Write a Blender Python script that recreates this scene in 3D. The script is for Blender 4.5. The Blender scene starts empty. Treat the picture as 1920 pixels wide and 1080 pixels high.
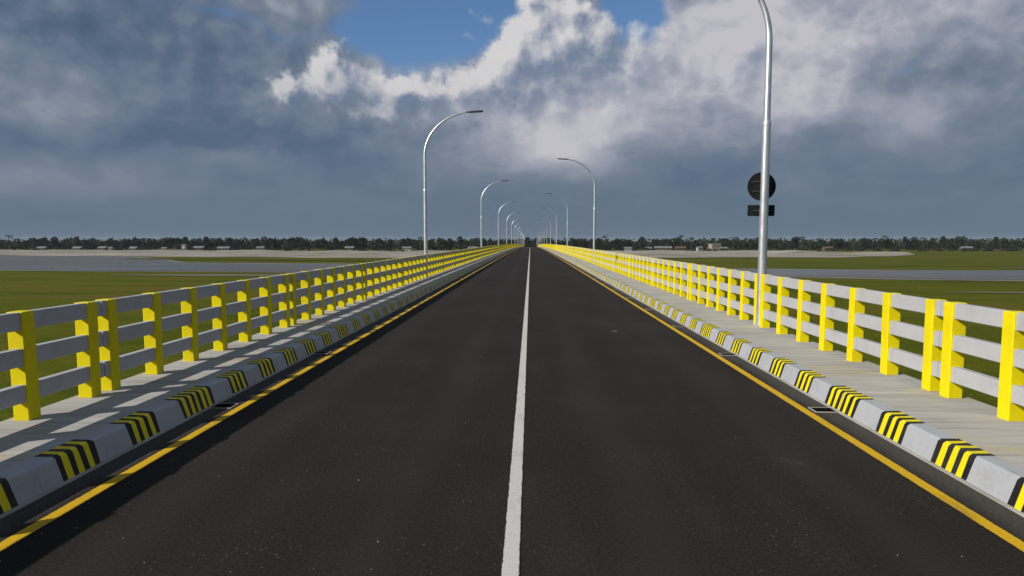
import bpy, bmesh, math, random
from mathutils import Vector, Matrix

R = math.radians
scene = bpy.context.scene
col = scene.collection
random.seed(7)

# ------------------------------------------------------------------ camera
F_PX = 1280.0                       # focal length in pixels of a 1920 px wide picture (24 mm)
VPX, HOR = 994.5, 449.0             # where the bridge axis and the eye level fall in that picture
PY = 560.0                          # row of the optical axis
CAM = Vector((0.117, 0.0, 2.0))
cd = bpy.data.cameras.new('camera')
cd.sensor_width = 36.0
cd.lens = 36.0 * F_PX / 1920.0
cd.shift_y = (PY - 540.0) / 1920.0
cd.clip_start = 0.05
cd.clip_end = 20000
cam = bpy.data.objects.new('camera', cd)
col.objects.link(cam)
cam.location = CAM
cam.rotation_euler = (R(90) - math.atan((PY - HOR) / F_PX), 0, math.atan((VPX - 960.0) / F_PX))
scene.camera = cam

# ------------------------------------------------------------------ light
SUN_TRAVEL = Vector((1.0, 0.57, -0.69)).normalized()      # low from the left, a little from behind
to_sun = -SUN_TRAVEL
SUN_EL = math.asin(to_sun.z)
SUN_AZ = math.atan2(to_sun.x, to_sun.y)                     # clockwise from +y
sd = bpy.data.lights.new('sun', 'SUN')
sd.energy = 5.0
sd.angle = R(0.5)
sd.color = (1.0, 0.95, 0.86)
sun = bpy.data.objects.new('sun', sd)
col.objects.link(sun)
sun.rotation_euler = to_sun.to_track_quat('Z', 'Y').to_euler()
sun.location = (-40, -10, 40)

scene.view_settings.view_transform = 'Standard'
scene.view_settings.look = 'None'
scene.view_settings.exposure = 0.0
scene.view_settings.gamma = 1.0
scene.view_settings.use_curve_mapping = False
scene.cycles.use_denoising = True
scene.cycles.use_adaptive_sampling = True
scene.cycles.adaptive_threshold = 0.02
scene.cycles.max_bounces = 4
scene.cycles.diffuse_bounces = 2
scene.cycles.volume_bounces = 0


def lin(r, g, b):
    def f(c):
        c = c / 255.0
        return c / 12.92 if c <= 0.04045 else ((c + 0.055) / 1.055) ** 2.4
    return (f(r), f(g), f(b))


# ------------------------------------------------------------------ node helper
class NT:
    def __init__(self, tree):
        self.t = tree
        self.n = tree.nodes
        self.l = tree.links

    def node(self, typ, **kw):
        nd = self.n.new(typ)
        for k, v in kw.items():
            setattr(nd, k, v)
        return nd

    def put(self, sock, v):
        if isinstance(v, bpy.types.NodeSocket):
            self.l.new(v, sock)
        elif isinstance(v, (tuple, list)):
            if len(sock.default_value) == 4 and len(v) == 3:
                v = tuple(v) + (1.0,)
            sock.default_value = v
        else:
            sock.default_value = v

    def m(self, op, a, b=None, c=None, clamp=False):
        nd = self.node('ShaderNodeMath', operation=op, use_clamp=clamp)
        for i, v in enumerate((a, b, c)):
            if v is not None:
                self.put(nd.inputs[i], v)
        return nd.outputs[0]

    def add(self, a, b): return self.m('ADD', a, b)
    def sub(self, a, b): return self.m('SUBTRACT', a, b)
    def mul(self, a, b): return self.m('MULTIPLY', a, b)

    def v(self, op, a, b=None, s=None):
        nd = self.node('ShaderNodeVectorMath', operation=op)
        self.put(nd.inputs[0], a)
        if b is not None:
            self.put(nd.inputs[1], b)
        if s is not None:
            self.put(nd.inputs['Scale'], s)
        return nd.outputs[0]

    def mix(self, f, a, b):
        nd = self.node('ShaderNodeMix', data_type='RGBA')
        self.put(nd.inputs[0], f)
        self.put(nd.inputs[6], a)
        self.put(nd.inputs[7], b)
        return nd.outputs[2]

    def step(self, v, lo, hi, a=0.0, b=1.0, smooth=True):
        nd = self.node('ShaderNodeMapRange', interpolation_type='SMOOTHSTEP' if smooth else 'LINEAR')
        self.put(nd.inputs[0], v)
        for i, x in enumerate((lo, hi, a, b)):
            self.put(nd.inputs[i + 1], x)
        return nd.outputs[0]

    def noise(self, vec, scale, detail=4.0, rough=0.55, dist=0.0, color=False):
        nd = self.node('ShaderNodeTexNoise')
        if vec is not None:
            self.put(nd.inputs['Vector'], vec)
        nd.inputs['Scale'].default_value = scale
        nd.inputs['Detail'].default_value = detail
        nd.inputs['Roughness'].default_value = rough
        nd.inputs['Distortion'].default_value = dist
        return nd.outputs['Color'] if color else nd.outputs['Fac']

    def ramp(self, f, stops):
        nd = self.node('ShaderNodeValToRGB')
        els = nd.color_ramp.elements
        while len(els) < len(stops):
            els.new(0.5)
        for e, (p, c) in zip(els, stops):
            e.position = p
            e.color = (c[0], c[1], c[2], 1)
        self.put(nd.inputs[0], f)
        return nd.outputs[0]


# ------------------------------------------------------------------ sky
world = bpy.data.worlds.new('World')
scene.world = world
world.use_nodes = True
wt = world.node_tree
wt.nodes.clear()
W = NT(wt)
SKY_STRENGTH = 0.1

sky = W.node('ShaderNodeTexSky', sky_type='NISHITA')
sky.sun_disc = False
sky.sun_elevation = SUN_EL
sky.sun_rotation = SUN_AZ
sky.altitude = 0
sky.air_density = 1.0
sky.dust_density = 0.0
sky.ozone_density = 6.0

tc = W.node('ShaderNodeTexCoord')
D = W.v('NORMALIZE', tc.outputs['Generated'])


def az_el(vec):
    s = W.node('ShaderNodeSeparateXYZ')
    W.put(s.inputs[0], vec)
    az = W.m('ARCTAN2', s.outputs[0], s.outputs[1])
    el = W.m('ARCSINE', s.outputs[2])
    return az, el


def ang(px, py):
    a = math.atan((px - VPX) / F_PX)
    return a, math.atan((HOR - py) / F_PX * math.cos(a))


def blobs(az, el, lst):
    cx = W.node('ShaderNodeCombineXYZ')
    W.put(cx.inputs[0], az)
    W.put(cx.inputs[1], el)
    tot = 0.0
    for (px, py, rx, ry, w) in lst:
        a, e = ang(px, py)
        sx, sy = F_PX / rx, F_PX / ry
        nd = W.node('ShaderNodeVectorMath', operation='MULTIPLY_ADD')
        W.put(nd.inputs[0], cx.outputs[0])
        nd.inputs[1].default_value = (sx, sy, 0)
        nd.inputs[2].default_value = (-a * sx, -e * sy, 0)
        dt = W.node('ShaderNodeVectorMath', operation='DOT_PRODUCT')
        W.l.new(nd.outputs[0], dt.inputs[0])
        W.l.new(nd.outputs[0], dt.inputs[1])
        g = W.m('POWER', math.exp(-1.0), dt.outputs['Value'])
        tot = W.m('MULTIPLY_ADD', g, w, tot)
    return tot


def stretch(vec, zs):
    return W.v('MULTIPLY', vec, (1.0, 1.0, zs))


warp = W.v('SCALE', W.v('SUBTRACT', W.noise(stretch(D, 1.6), 6.0, 4, 0.55, color=True), (0.5, 0.5, 0.5)), s=0.09)
Dw = W.v('ADD', D, warp)
AZ, EL = az_el(D)
AZW, ELW = az_el(W.v('NORMALIZE', Dw))

# the cumulus: heaped white heads lit from the left
CUM = [(1010, 120, 95, 80, 1.1), (935, 110, 55, 55, 0.9), (885, 158, 70, 36, 0.8), (1065, 70, 75, 75, 0.9), (985, 14, 26, 22, 0.75),
       (745, 168, 44, 40, 1.15), (810, 190, 80, 36, 0.9), (1130, 140, 110, 80, 0.6), (630, 138, 55, 48, 1.1), (530, 165, 36, 34, 0.8),
       (600, 190, 110, 40, 0.6), (1100, 260, 95, 40, 0.55), (1490, 225, 80, 30, 0.5), (1660, 250, 45, 36, 0.45), (1200, 110, 70, 50, 0.5), (480, 215, 50, 18, 0.4), (950, 200, 120, 40, 0.6), (1160, 190, 60, 24, 0.4), (715, 225, 50, 26, 0.5)]


def cumulus(vec):
    wv = W.v('SCALE', W.v('SUBTRACT', W.noise(vec, 20.0, 4, 0.62, color=True), (0.5, 0.5, 0.5)), s=0.075)
    v2 = W.v('ADD', vec, wv)
    a, e = az_el(W.v('NORMALIZE', v2))
    vo = W.node('ShaderNodeTexVoronoi', feature='F1')
    vo.inputs['Scale'].default_value = 26.0
    vo.inputs['Detail'].default_value = 1.0
    vo.inputs['Roughness'].default_value = 0.6
    W.put(vo.inputs['Vector'], W.v('ADD', vec, W.v('SCALE', wv, s=0.35)))
    heap = W.noise(v2, 30.0, 5, 0.62)
    lump = W.sub(0.42, vo.outputs['Distance'])
    return W.add(W.sub(blobs(a, e, CUM), 0.38), W.add(W.mul(W.sub(heap, 0.5), 0.8), W.mul(lump, 0.55)))


c0 = cumulus(D)
c1 = cumulus(W.v('NORMALIZE', W.v('ADD', D, (-0.017, -0.003, 0.016))))
cum_a = W.step(c0, -0.14, 0.46)
relief = W.sub(c0, c1)
shade = W.step(W.sub(relief, W.mul(W.step(c0, 0.3, 1.3), 0.12)), -0.42, 0.52, smooth=False)
cum_col = W.ramp(shade, [(0.0, lin(114, 129, 153)), (0.36, lin(148, 156, 173)), (0.62, lin(180, 183, 192)), (1.0, lin(212, 210, 211))])

# the cloud deck: soft grey-blue sheets, with gaps
f_low = W.noise(stretch(Dw, 3.6), 3.2, 4, 0.5)
f_mid = W.noise(stretch(Dw, 2.0), 9.0, 6, 0.58)
bright = blobs(AZW, ELW, [
    (210, 165, 110, 55, 0.20), (80, 215, 90, 50, 0.15), (110, 335, 140, 35, 0.17), (430, 298, 110, 22, 0.18),
    (1450, 60, 330, 110, 0.36), (1230, 200, 260, 90, 0.20), (1090, 270, 130, 55, 0.30), (1500, 225, 95, 40, 0.30),
    (1660, 255, 70, 50, 0.16), (1720, 120, 230, 90, 0.12), (1350, 120, 120, 90, 0.12), (560, 20, 150, 60, 0.12), (820, 300, 150, 40, 0.10),
    (150, 265, 230, 45, -0.16), (300, 90, 330, 55, -0.05), (620, 260, 220, 80, -0.12), (1750, 185, 240, 50, -0.10),
    (1250, 350, 230, 45, -0.12), (1700, 390, 320, 60, -0.05), (400, 200, 160, 50, -0.05), (90, 70, 220, 90, -0.14), (1080, 140, 130, 90, 0.16), (640, 190, 120, 60, 0.20), (900, 215, 190, 55, 0.22), (1040, 170, 150, 90, 0.12), (1330, 170, 260, 110, 0.10), (1000, 330, 420, 50, 0.06)])
tone = W.add(W.add(W.add(0.43, bright), W.mul(relief, W.step(EL, ang(994, 330)[1], ang(994, 130)[1], 0.06, 0.27))), W.add(W.mul(W.sub(f_low, 0.5), 0.60), W.mul(W.sub(f_mid, 0.5), W.step(EL, ang(994, 400)[1], ang(994, 180)[1], 0.35, 0.75))))
deck_col = W.ramp(tone, [(0.0, lin(70, 90, 112)), (0.3, lin(90, 108, 131)), (0.55, lin(118, 130, 148)), (0.8, lin(158, 162, 175)), (1.0, lin(192, 191, 198))])
gap = blobs(AZW, ELW, [
    (780, 70, 112, 80, 1.15), (870, 20, 100, 60, 1.0), (1190, 62, 50, 38, 1.1), (1150, 22, 45, 26, 0.5),
    (450, 55, 90, 30, 0.18)])
cover = W.add(W.mul(W.sub(f_mid, 0.5), 0.8), W.add(W.mul(W.sub(f_low, 0.5), 0.9), W.sub(0.55, gap)))
deck_a = W.step(cover, 0.02, 0.42)

base = W.v('SCALE', sky.outputs[0], s=SKY_STRENGTH)
c = W.mix(deck_a, base, deck_col)
fade = W.m('MULTIPLY', cum_a, W.step(ELW, ang(994, 330)[1], ang(994, 120)[1]))
c = W.mix(W.mul(fade, 0.95), c, cum_col)
# thick air near the horizon
hz = W.m('MULTIPLY', W.step(EL, R(7.0), R(0.6), 0.0, 1.0), 0.85)
c = W.mix(hz, c, lin(99, 116, 133))
bg = W.node('ShaderNodeBackground')
W.put(bg.inputs[0], W.v('SCALE', c, s=1.0 / SKY_STRENGTH))
bg.inputs[1].default_value = SKY_STRENGTH
wo = W.node('ShaderNodeOutputWorld')
wt.links.new(bg.outputs[0], wo.inputs[0])
world.cycles.sampling_method = 'MANUAL'
world.cycles.sample_map_resolution = 512


# ------------------------------------------------------------------ materials
def new_mat(name, rough=0.7, spec=0.3, metal=0.0):
    mt = bpy.data.materials.new(name)
    mt.use_nodes = True
    T = NT(mt.node_tree)
    b = mt.node_tree.nodes['Principled BSDF']
    b.inputs['Roughness'].default_value = rough
    b.inputs['Specular IOR Level'].default_value = spec
    b.inputs['Metallic'].default_value = metal
    return mt, T, b


def world_pos(T):
    return T.node('ShaderNodeNewGeometry').outputs['Position']


def bump(T, b, h, strength, dist):
    nd = T.node('ShaderNodeBump')
    nd.inputs['Strength'].default_value = strength
    nd.inputs['Distance'].default_value = dist
    T.put(nd.inputs['Height'], h)
    T.l.new(nd.outputs[0], b.inputs['Normal'])


def paint_mat(name, c, dirt, rough=0.5, amount=0.35, scale=3.0, base_z=None, spec=0.35):
    mt, T, b = new_mat(name, rough, spec)
    p = world_pos(T)
    n1 = T.noise(p, scale, 6, 0.6)
    n2 = T.noise(p, 28.0, 4, 0.6)
    n3 = T.noise(T.v('MULTIPLY', p, (9.0, 9.0, 1.2)), 1.0, 4, 0.6)
    f = T.mul(T.step(T.add(T.mul(n1, 0.6), T.mul(n2, 0.4)), 0.42, 0.72), amount)
    f = T.add(f, T.mul(T.step(n3, 0.52, 0.78), amount * 0.6))
    chips = T.m('MAXIMUM', T.step(T.noise(p, 45.0, 3, 0.5), 0.68, 0.72), T.step(T.noise(p, 14.0, 6, 0.7), 0.70, 0.73))
    f = T.m('MAXIMUM', f, T.mul(chips, 0.55))
    cc = T.mix(f, c, dirt)
    T.put(b.inputs['Base Color'], cc)
    T.put(b.inputs['Roughness'], T.add(rough - 0.1, T.mul(n2, 0.25)))
    bump(T, b, T.add(T.mul(n2, 0.6), T.noise(p, 110.0, 3, 0.6)), 0.25, 0.004)
    return mt


M = {}
M['yellow'] = paint_mat('yellow_paint', (0.76, 0.63, 0.003), (0.48, 0.37, 0.012), 0.5, 0.36, spec=0.18)
M['rail_white'] = paint_mat('pale_grey_paint', (0.43, 0.43, 0.445), (0.28, 0.275, 0.27), 0.55, 0.45)
M['kerb_grey'] = paint_mat('kerb_grey_paint', (0.37, 0.38, 0.41), (0.23, 0.23, 0.22), 0.6, 0.45)
M['kerb_yellow'] = paint_mat('kerb_yellow_paint', (0.74, 0.62, 0.005), (0.40, 0.33, 0.04), 0.5, 0.36, spec=0.2)
M['kerb_black'] = paint_mat('kerb_black_paint', (0.012, 0.012, 0.012), (0.07, 0.065, 0.055), 0.6, 0.45, spec=0.2)

# asphalt
mt, T, b = new_mat('asphalt', 0.92, 0.12)
p = world_pos(T)
n1 = T.noise(p, 0.35, 5, 0.6)
n2 = T.noise(T.v('MULTIPLY', p, (1.0, 0.16, 1.0)), 1.7, 5, 0.6)
n3 = T.noise(p, 42.0, 5, 0.75)
cc = T.ramp(T.add(T.mul(n1, 0.5), T.mul(n2, 0.5)), [(0.3, (0.0168, 0.0138, 0.0124)), (0.5, (0.0215, 0.0180, 0.0162)), (0.70, (0.032, 0.0272, 0.0240))])
cc = T.mix(T.step(n3, 0.30, 0.75, 0.0, 1.0), T.v('MULTIPLY', cc, (0.55, 0.55, 0.55)), T.v('MULTIPLY', cc, (1.65, 1.62, 1.58)))
vor = T.node('ShaderNodeTexVoronoi')
vor.inputs['Scale'].default_value = 42.0
T.put(vor.inputs['Vector'], p)
pick = T.node('ShaderNodeSeparateColor')
T.l.new(vor.outputs['Color'], pick.inputs[0])
speck = T.m('MULTIPLY', T.step(vor.outputs['Distance'], 0.40, 0.18), T.step(pick.outputs[0], 0.90, 0.98))
cc = T.mix(T.mul(speck, T.mul(T.step(T.noise(p, 0.9, 3, 0.5), 0.45, 0.65), 0.75)), cc, (0.16, 0.15, 0.14))
sx = T.node('ShaderNodeSeparateXYZ')
T.l.new(p, sx.inputs[0])
ax = T.m('ABSOLUTE', sx.outputs[0])
dust = T.mul(T.step(T.add(ax, T.mul(T.sub(T.noise(p, 1.6, 6, 0.65), 0.5), 0.30)), 3.30, 3.62), T.step(n3, 0.2, 0.75, 0.35, 1.0))
cc = T.mix(T.mul(dust, 0.62), cc, (0.115, 0.105, 0.095))
wheel = T.m('ABSOLUTE', T.sub(T.m('ABSOLUTE', T.sub(ax, 1.75)), 0.85))
pol = T.mul(T.step(T.add(wheel, T.mul(T.sub(T.noise(T.v('MULTIPLY', p, (1, 0.12, 1)), 1.3, 4, 0.6), 0.5), 0.5)), 0.34, 0.05), 0.35)
cc = T.mix(pol, cc, (0.032, 0.028, 0.0255))
vc = T.node('ShaderNodeTexVoronoi', feature='DISTANCE_TO_EDGE')
vc.inputs['Scale'].default_value = 0.42
T.put(vc.inputs['Vector'], T.v('ADD', p, T.v('SCALE', T.noise(p, 1.5, 5, 0.6, color=True), s=0.5)))
crack = T.mul(T.step(vc.outputs['Distance'], 0.010, 0.003), T.step(T.noise(p, 0.3, 2, 0.5), 0.56, 0.64))
cc = T.mix(T.mul(crack, 0.6), cc, (0.009, 0.008, 0.008))
stain = T.step(T.noise(p, 0.55, 4, 0.65, 0.6), 0.66, 0.74)
cc = T.mix(T.mul(stain, 0.30), cc, (0.085, 0.078, 0.068))
T.put(b.inputs['Base Color'], cc)
bump(T, b, T.add(n3, T.mul(vor.outputs['Distance'], 0.6)), 0.5, 0.006)
M['asphalt'] = mt


def line_mat(name, c, worn, centre):
    mt, T, b = new_mat(name, 0.7, 0.25)
    p = world_pos(T)
    sep = T.node('ShaderNodeSeparateXYZ')
    T.l.new(p, sep.inputs[0])
    off = T.m('ABSOLUTE', T.sub(T.m('ABSOLUTE', sep.outputs[0]), centre))
    a = T.noise(p, 38.0, 5, 0.7)
    d = T.noise(T.v('MULTIPLY', p, (1, 0.25, 1)), 5.0, 5, 0.65)
    f = T.m('MAXIMUM', T.mul(T.step(a, 0.52, 0.72), 0.45), T.mul(T.step(d, 0.50, 0.72), 0.6))
    cc = T.mix(f, c, worn)
    rag = T.add(off, T.mul(T.sub(T.add(T.mul(a, 0.5), T.mul(T.noise(p, 9.0, 4, 0.6), 0.5)), 0.5), 0.034))
    gone = T.m('MAXIMUM', T.step(rag, 0.047, 0.054), T.mul(T.step(T.noise(p, 70.0, 3, 0.6), 0.62, 0.70), 0.8))
    cc = T.mix(gone, cc, (0.026, 0.022, 0.020))
    T.put(b.inputs['Base Color'], cc)
    bump(T, b, a, 0.4, 0.004)
    return mt


M['line_white'] = line_mat('white_road_paint', (0.55, 0.535, 0.505), (0.34, 0.33, 0.31), 0.0)
M['line_yellow'] = line_mat('yellow_road_paint', (0.60, 0.36, 0.006), (0.28, 0.17, 0.02), 3.335)

# walkway concrete: brushed across, with yellow paint drips near the posts
mt, T, b = new_mat('walkway_concrete', 0.85, 0.2)
p = world_pos(T)
n1 = T.noise(p, 0.9, 6, 0.6)
n2 = T.noise(T.v('MULTIPLY', p, (0.5, 8.0, 1.0)), 1.6, 6, 0.65)
n3 = T.noise(p, 60.0, 4, 0.7)
cc = T.ramp(T.add(T.mul(n1, 0.35), T.mul(n2, 0.65)), [(0.32, (0.24, 0.225, 0.205)), (0.48, (0.37, 0.355, 0.33)), (0.68, (0.47, 0.46, 0.44))])
st = T.m('MULTIPLY', T.step(T.noise(T.v('MULTIPLY', p, (1.0, 1.7, 1.0)), 0.8, 5, 0.65, 0.5), 0.52, 0.70), 0.40)
cc = T.mix(st, cc, (0.48, 0.38, 0.14))
cc = T.mix(T.mul(T.step(n3, 0.55, 0.8), 0.3), cc, (0.27, 0.26, 0.24))
T.put(b.inputs['Base Color'], cc)
bump(T, b, T.add(T.mul(n2, 0.8), n3), 0.35, 0.006)
M['walk'] = mt

mt, T, b = new_mat('plain_concrete', 0.85, 0.2)
p = world_pos(T)
n1 = T.noise(p, 1.2, 7, 0.65)
T.put(b.inputs['Base Color'], T.ramp(n1, [(0.3, (0.22, 0.21, 0.19)), (0.7, (0.38, 0.365, 0.335))]))
bump(T, b, n1, 0.3, 0.01)
M['concrete'] = mt

mt, T, b = new_mat('galvanised_steel', 0.42, 0.5, 0.82)
p = world_pos(T)
n1 = T.noise(T.v('MULTIPLY', p, (1, 1, 0.3)), 14.0, 4, 0.6)
T.put(b.inputs['Base Color'], T.ramp(n1, [(0.3, (0.62, 0.64, 0.66)), (0.7, (0.78, 0.80, 0.82))]))
T.put(b.inputs['Roughness'], T.add(0.33, T.mul(n1, 0.16)))
M['steel'] = mt


def flat_mat(name, c, rough=0.6, spec=0.3, metal=0.0, var=0.25, scale=6.0):
    mt, T, b = new_mat(name, rough, spec, metal)
    n = T.noise(world_pos(T), scale, 5, 0.6)
    lo = tuple(x * (1 - var) for x in c)
    hi = tuple(x * (1 + var) for x in c)
    T.put(b.inputs['Base Color'], T.ramp(n, [(0.3, lo), (0.7, hi)]))
    return mt


M['lamp_dark'] = flat_mat('dark_grey_casting', (0.045, 0.048, 0.052), 0.5)
M['lamp_glass'] = flat_mat('lamp_lens', (0.45, 0.46, 0.45), 0.15, 0.5)
M['sign_back'] = flat_mat('dull_black_sheet', (0.013, 0.014, 0.017), 0.75, 0.15, var=0.6, scale=14.0)
M['sign_channel'] = flat_mat('dark_steel_channel', (0.035, 0.037, 0.04), 0.6, 0.3)
M['hole_grate_dark'] = flat_mat('drain_dark', (0.006, 0.006, 0.006), 0.9, 0.05)  # near-black: the shade inside the drain hole as colour, also the grate bars
M['joint'] = flat_mat('joint_rubber', (0.03, 0.03, 0.032), 0.8, 0.15)

# grass plain
mt, T, b = new_mat('plain_grass', 0.95, 0.05)
p = world_pos(T)
pg = T.v('MULTIPLY', p, (0.22, 1.0, 1.0))
n1 = T.noise(pg, 0.012, 6, 0.6, 0.4)
n2 = T.noise(pg, 0.09, 7, 0.7)
n3 = T.noise(p, 1.1, 5, 0.7)
cc = T.ramp(T.add(T.mul(n1, 0.42), T.mul(n2, 0.58)), [(0.37, (0.030, 0.050, 0.002)), (0.45, (0.060, 0.077, 0.003)), (0.53, (0.094, 0.094, 0.004)), (0.60, (0.110, 0.080, 0.016)), (0.70, (0.150, 0.125, 0.075))])
cc = T.mix(T.step(n3, 0.3, 0.7), T.v('MULTIPLY', cc, (0.78, 0.8, 0.78)), T.v('MULTIPLY', cc, (1.15, 1.15, 1.1)))
T.put(b.inputs['Base Color'], cc)
bump(T, b, n3, 0.5, 0.15)
M['grass'] = mt

mt, T, b = new_mat('grass_blades', 0.8, 0.1)
oi = T.node('ShaderNodeNewGeometry')
n = T.noise(T.v('MULTIPLY', world_pos(T), (0.45, 1, 1)), 0.05, 5, 0.6)
T.put(b.inputs['Base Color'], T.mix(T.step(n, 0.35, 0.65), (0.066, 0.094, 0.008), (0.105, 0.098, 0.020)))
M['blades'] = mt

mt, T, b = new_mat('river_sand', 0.9, 0.15)
p = world_pos(T)
n1 = T.noise(T.v('MULTIPLY', p, (0.35, 1, 1)), 0.035, 7, 0.62)
n2 = T.noise(p, 0.6, 5, 0.65)
cc = T.ramp(T.add(T.mul(n1, 0.6), T.mul(n2, 0.4)), [(0.36, (0.13, 0.125, 0.085)), (0.48, (0.26, 0.235, 0.195)), (0.64, (0.38, 0.35, 0.305))])
T.put(b.inputs['Base Color'], cc)
bump(T, b, n2, 0.7, 0.4)
M['sand'] = mt

mt, T, b = new_mat('wet_silt', 0.55, 0.35)
p = world_pos(T)
n1 = T.noise(T.v('MULTIPLY', p, (0.3, 1, 1)), 0.12, 6, 0.62)
T.put(b.inputs['Base Color'], T.ramp(n1, [(0.3, (0.11, 0.10, 0.085)), (0.7, (0.20, 0.185, 0.16))]))
M['silt'] = mt

mt, T, b = new_mat('river_water', 0.22, 0.35)
p = world_pos(T)
n1 = T.noise(T.v('MULTIPLY', p, (0.25, 1, 1)), 0.05, 6, 0.62)
T.put(b.inputs['Base Color'], T.ramp(n1, [(0.3, (0.075, 0.064, 0.050)), (0.7, (0.105, 0.090, 0.072))]))
T.put(b.inputs['Roughness'], T.step(n1, 0.3, 0.7, 0.16, 0.42))
bump(T, b, T.noise(p, 0.9, 4, 0.6), 0.35, 0.06)
M['water'] = mt


def leaf_mat(name, a, c):
    mt, T, b = new_mat(name, 0.75, 0.15)
    g = T.node('ShaderNodeNewGeometry')
    o = T.node('ShaderNodeObjectInfo')
    f = T.m('FRACT', T.add(g.outputs['Random Per Island'], T.mul(o.outputs['Random'], 0.37)))
    cc = T.mix(f, a, c)
    k = T.add(0.72, T.mul(o.outputs['Random'], 0.5))
    T.put(b.inputs['Base Color'], T.v('SCALE', cc, s=k))
    return mt


M['leaf_a'] = leaf_mat('broad_leaves', (0.011, 0.022, 0.012), (0.025, 0.040, 0.018))
M['leaf_b'] = leaf_mat('palm_leaves', (0.013, 0.024, 0.013), (0.028, 0.042, 0.019))
M['bark'] = flat_mat('bark', (0.10, 0.085, 0.065), 0.9, 0.1)
M['wall_cream'] = flat_mat('cream_plaster', (0.27, 0.245, 0.20), 0.85, 0.1, scale=0.8)
M['wall_white'] = flat_mat('white_plaster', (0.34, 0.34, 0.33), 0.85, 0.1, scale=0.8)
M['wall_mud'] = flat_mat('brown_boards', (0.09, 0.072, 0.055), 0.9, 0.1, scale=0.8)
M['tin'] = flat_mat('tin_roof', (0.16, 0.17, 0.18), 0.6, 0.3, 0.0, var=0.5, scale=0.8)
M['tin_rust'] = flat_mat('rusted_tin_roof', (0.12, 0.08, 0.06), 0.7, 0.2, scale=0.8)
M['dark_glass'] = flat_mat('window_glass', (0.02, 0.024, 0.028), 0.12, 0.5)
M['car_dark'] = flat_mat('dark_car_paint', (0.018, 0.019, 0.022), 0.3, 0.5)
M['tyre'] = flat_mat('tyre_rubber', (0.02, 0.02, 0.02), 0.9, 0.1)
M['red_lens'] = flat_mat('red_lens', (0.35, 0.015, 0.01), 0.2, 0.5)
M['stone'] = flat_mat('pale_grit', (0.30, 0.28, 0.26), 0.9, 0.1)
M['litter'] = flat_mat('dry_leaf', (0.16, 0.14, 0.11), 0.8, 0.1)


# ------------------------------------------------------------------ mesh helpers
class MB:
    """collects shapes; build() links them as one mesh object"""
    def __init__(self):
        self.vs, self.fs, self.ms = [], [], []

    def quad(self, pts, m=0):
        i = len(self.vs)
        self.vs += [tuple(q) for q in pts]
        self.fs.append(tuple(range(i, i + len(pts))))
        self.ms.append(m)

    def box(self, x0, x1, y0, y1, z0, z1, m=0):
        i = len(self.vs)
        self.vs += [(x0, y0, z0), (x1, y0, z0), (x1, y1, z0), (x0, y1, z0), (x0, y0, z1), (x1, y0, z1), (x1, y1, z1), (x0, y1, z1)]
        for f in ((0, 3, 2, 1), (4, 5, 6, 7), (0, 1, 5, 4), (1, 2, 6, 5), (2, 3, 7, 6), (3, 0, 4, 7)):
            self.fs.append(tuple(i + k for k in f))
            self.ms.append(m)

    def cbox(self, x0, x1, y0, y1, z0, z1, c=0.008, m=0):
        bm = bmesh.new()
        bmesh.ops.create_cube(bm, size=1.0)
        for v in bm.verts:
            v.co = ((x0 + x1) / 2 + v.co.x * (x1 - x0), (y0 + y1) / 2 + v.co.y * (y1 - y0), (z0 + z1) / 2 + v.co.z * (z1 - z0))
        bmesh.ops.bevel(bm, geom=bm.edges[:], offset=c, segments=1, affect='EDGES', profile=0.5)
        i = len(self.vs)
        bm.verts.index_update()
        self.vs += [tuple(v.co) for v in bm.verts]
        for f in bm.faces:
            self.fs.append(tuple(i + v.index for v in f.verts))
            self.ms.append(m)
        bm.free()

    def tube(self, pts, rads, n=12, m=0, caps=True):
        """round bar through pts with a radius at each"""
        pts = [Vector(q) for q in pts]
        rings = []
        for k, q in enumerate(pts):
            a = pts[max(0, k - 1)]
            c = pts[min(len(pts) - 1, k + 1)]
            d = (c - a).normalized()
            u = d.cross(Vector((0, 1, 0)))
            if u.length < 0.1:
                u = d.cross(Vector((1, 0, 0)))
            u.normalize()
            w = d.cross(u).normalized()
            i = len(self.vs)
            for j in range(n):
                t = 2 * math.pi * j / n
                self.vs.append(tuple(q + (u * math.cos(t) + w * math.sin(t)) * rads[k]))
            rings.append(i)
        for a, c in zip(rings, rings[1:]):
            for j in range(n):
                self.fs.append((a + j, a + (j + 1) % n, c + (j + 1) % n, c + j))
                self.ms.append(m)
        if caps:
            for r0, rev in ((rings[0], True), (rings[-1], False)):
                i = len(self.vs)
                self.vs += [self.vs[r0 + j] for j in range(n)]
                self.fs.append(tuple(i + j for j in (reversed(range(n)) if rev else range(n))))
                self.ms.append(m)

    def mesh(self, name, mats, smooth=False):
        me = bpy.data.meshes.new(name)
        me.from_pydata(self.vs, [], self.fs)
        for x in (mats if isinstance(mats, (list, tuple)) else [mats]):
            me.materials.append(x)
        me.polygons.foreach_set('material_index', self.ms)
        if smooth:
            me.polygons.foreach_set('use_smooth', [len(f) == 4 for f in self.fs])
        me.update()
        return me

    def build(self, name, mats, parent=None, smooth=False, loc=None):
        return link(name, self.mesh(name, mats, smooth), parent, loc)


def link(name, me, parent=None, loc=None, rot=None):
    o = bpy.data.objects.new(name, me)
    col.objects.link(o)
    if parent is not None:
        o.parent = parent
    if loc is not None:
        o.location = loc
    if rot is not None:
        o.rotation_euler = rot
    return o


def empty(name, loc, rot=(0, 0, 0)):
    o = link(name, None, None, loc, rot)
    o.empty_display_size = 0.3
    return o


def tag(o, label=None, cat=None, group=None, kind=None):
    if label: o['label'] = label
    if cat: o['category'] = cat
    if group: o['group'] = group
    if kind: o['kind'] = kind
    return o


# ------------------------------------------------------------------ the bridge profile
K = 1.5e-5                     # the deck is a long shallow hump: it falls away from its crest


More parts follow.
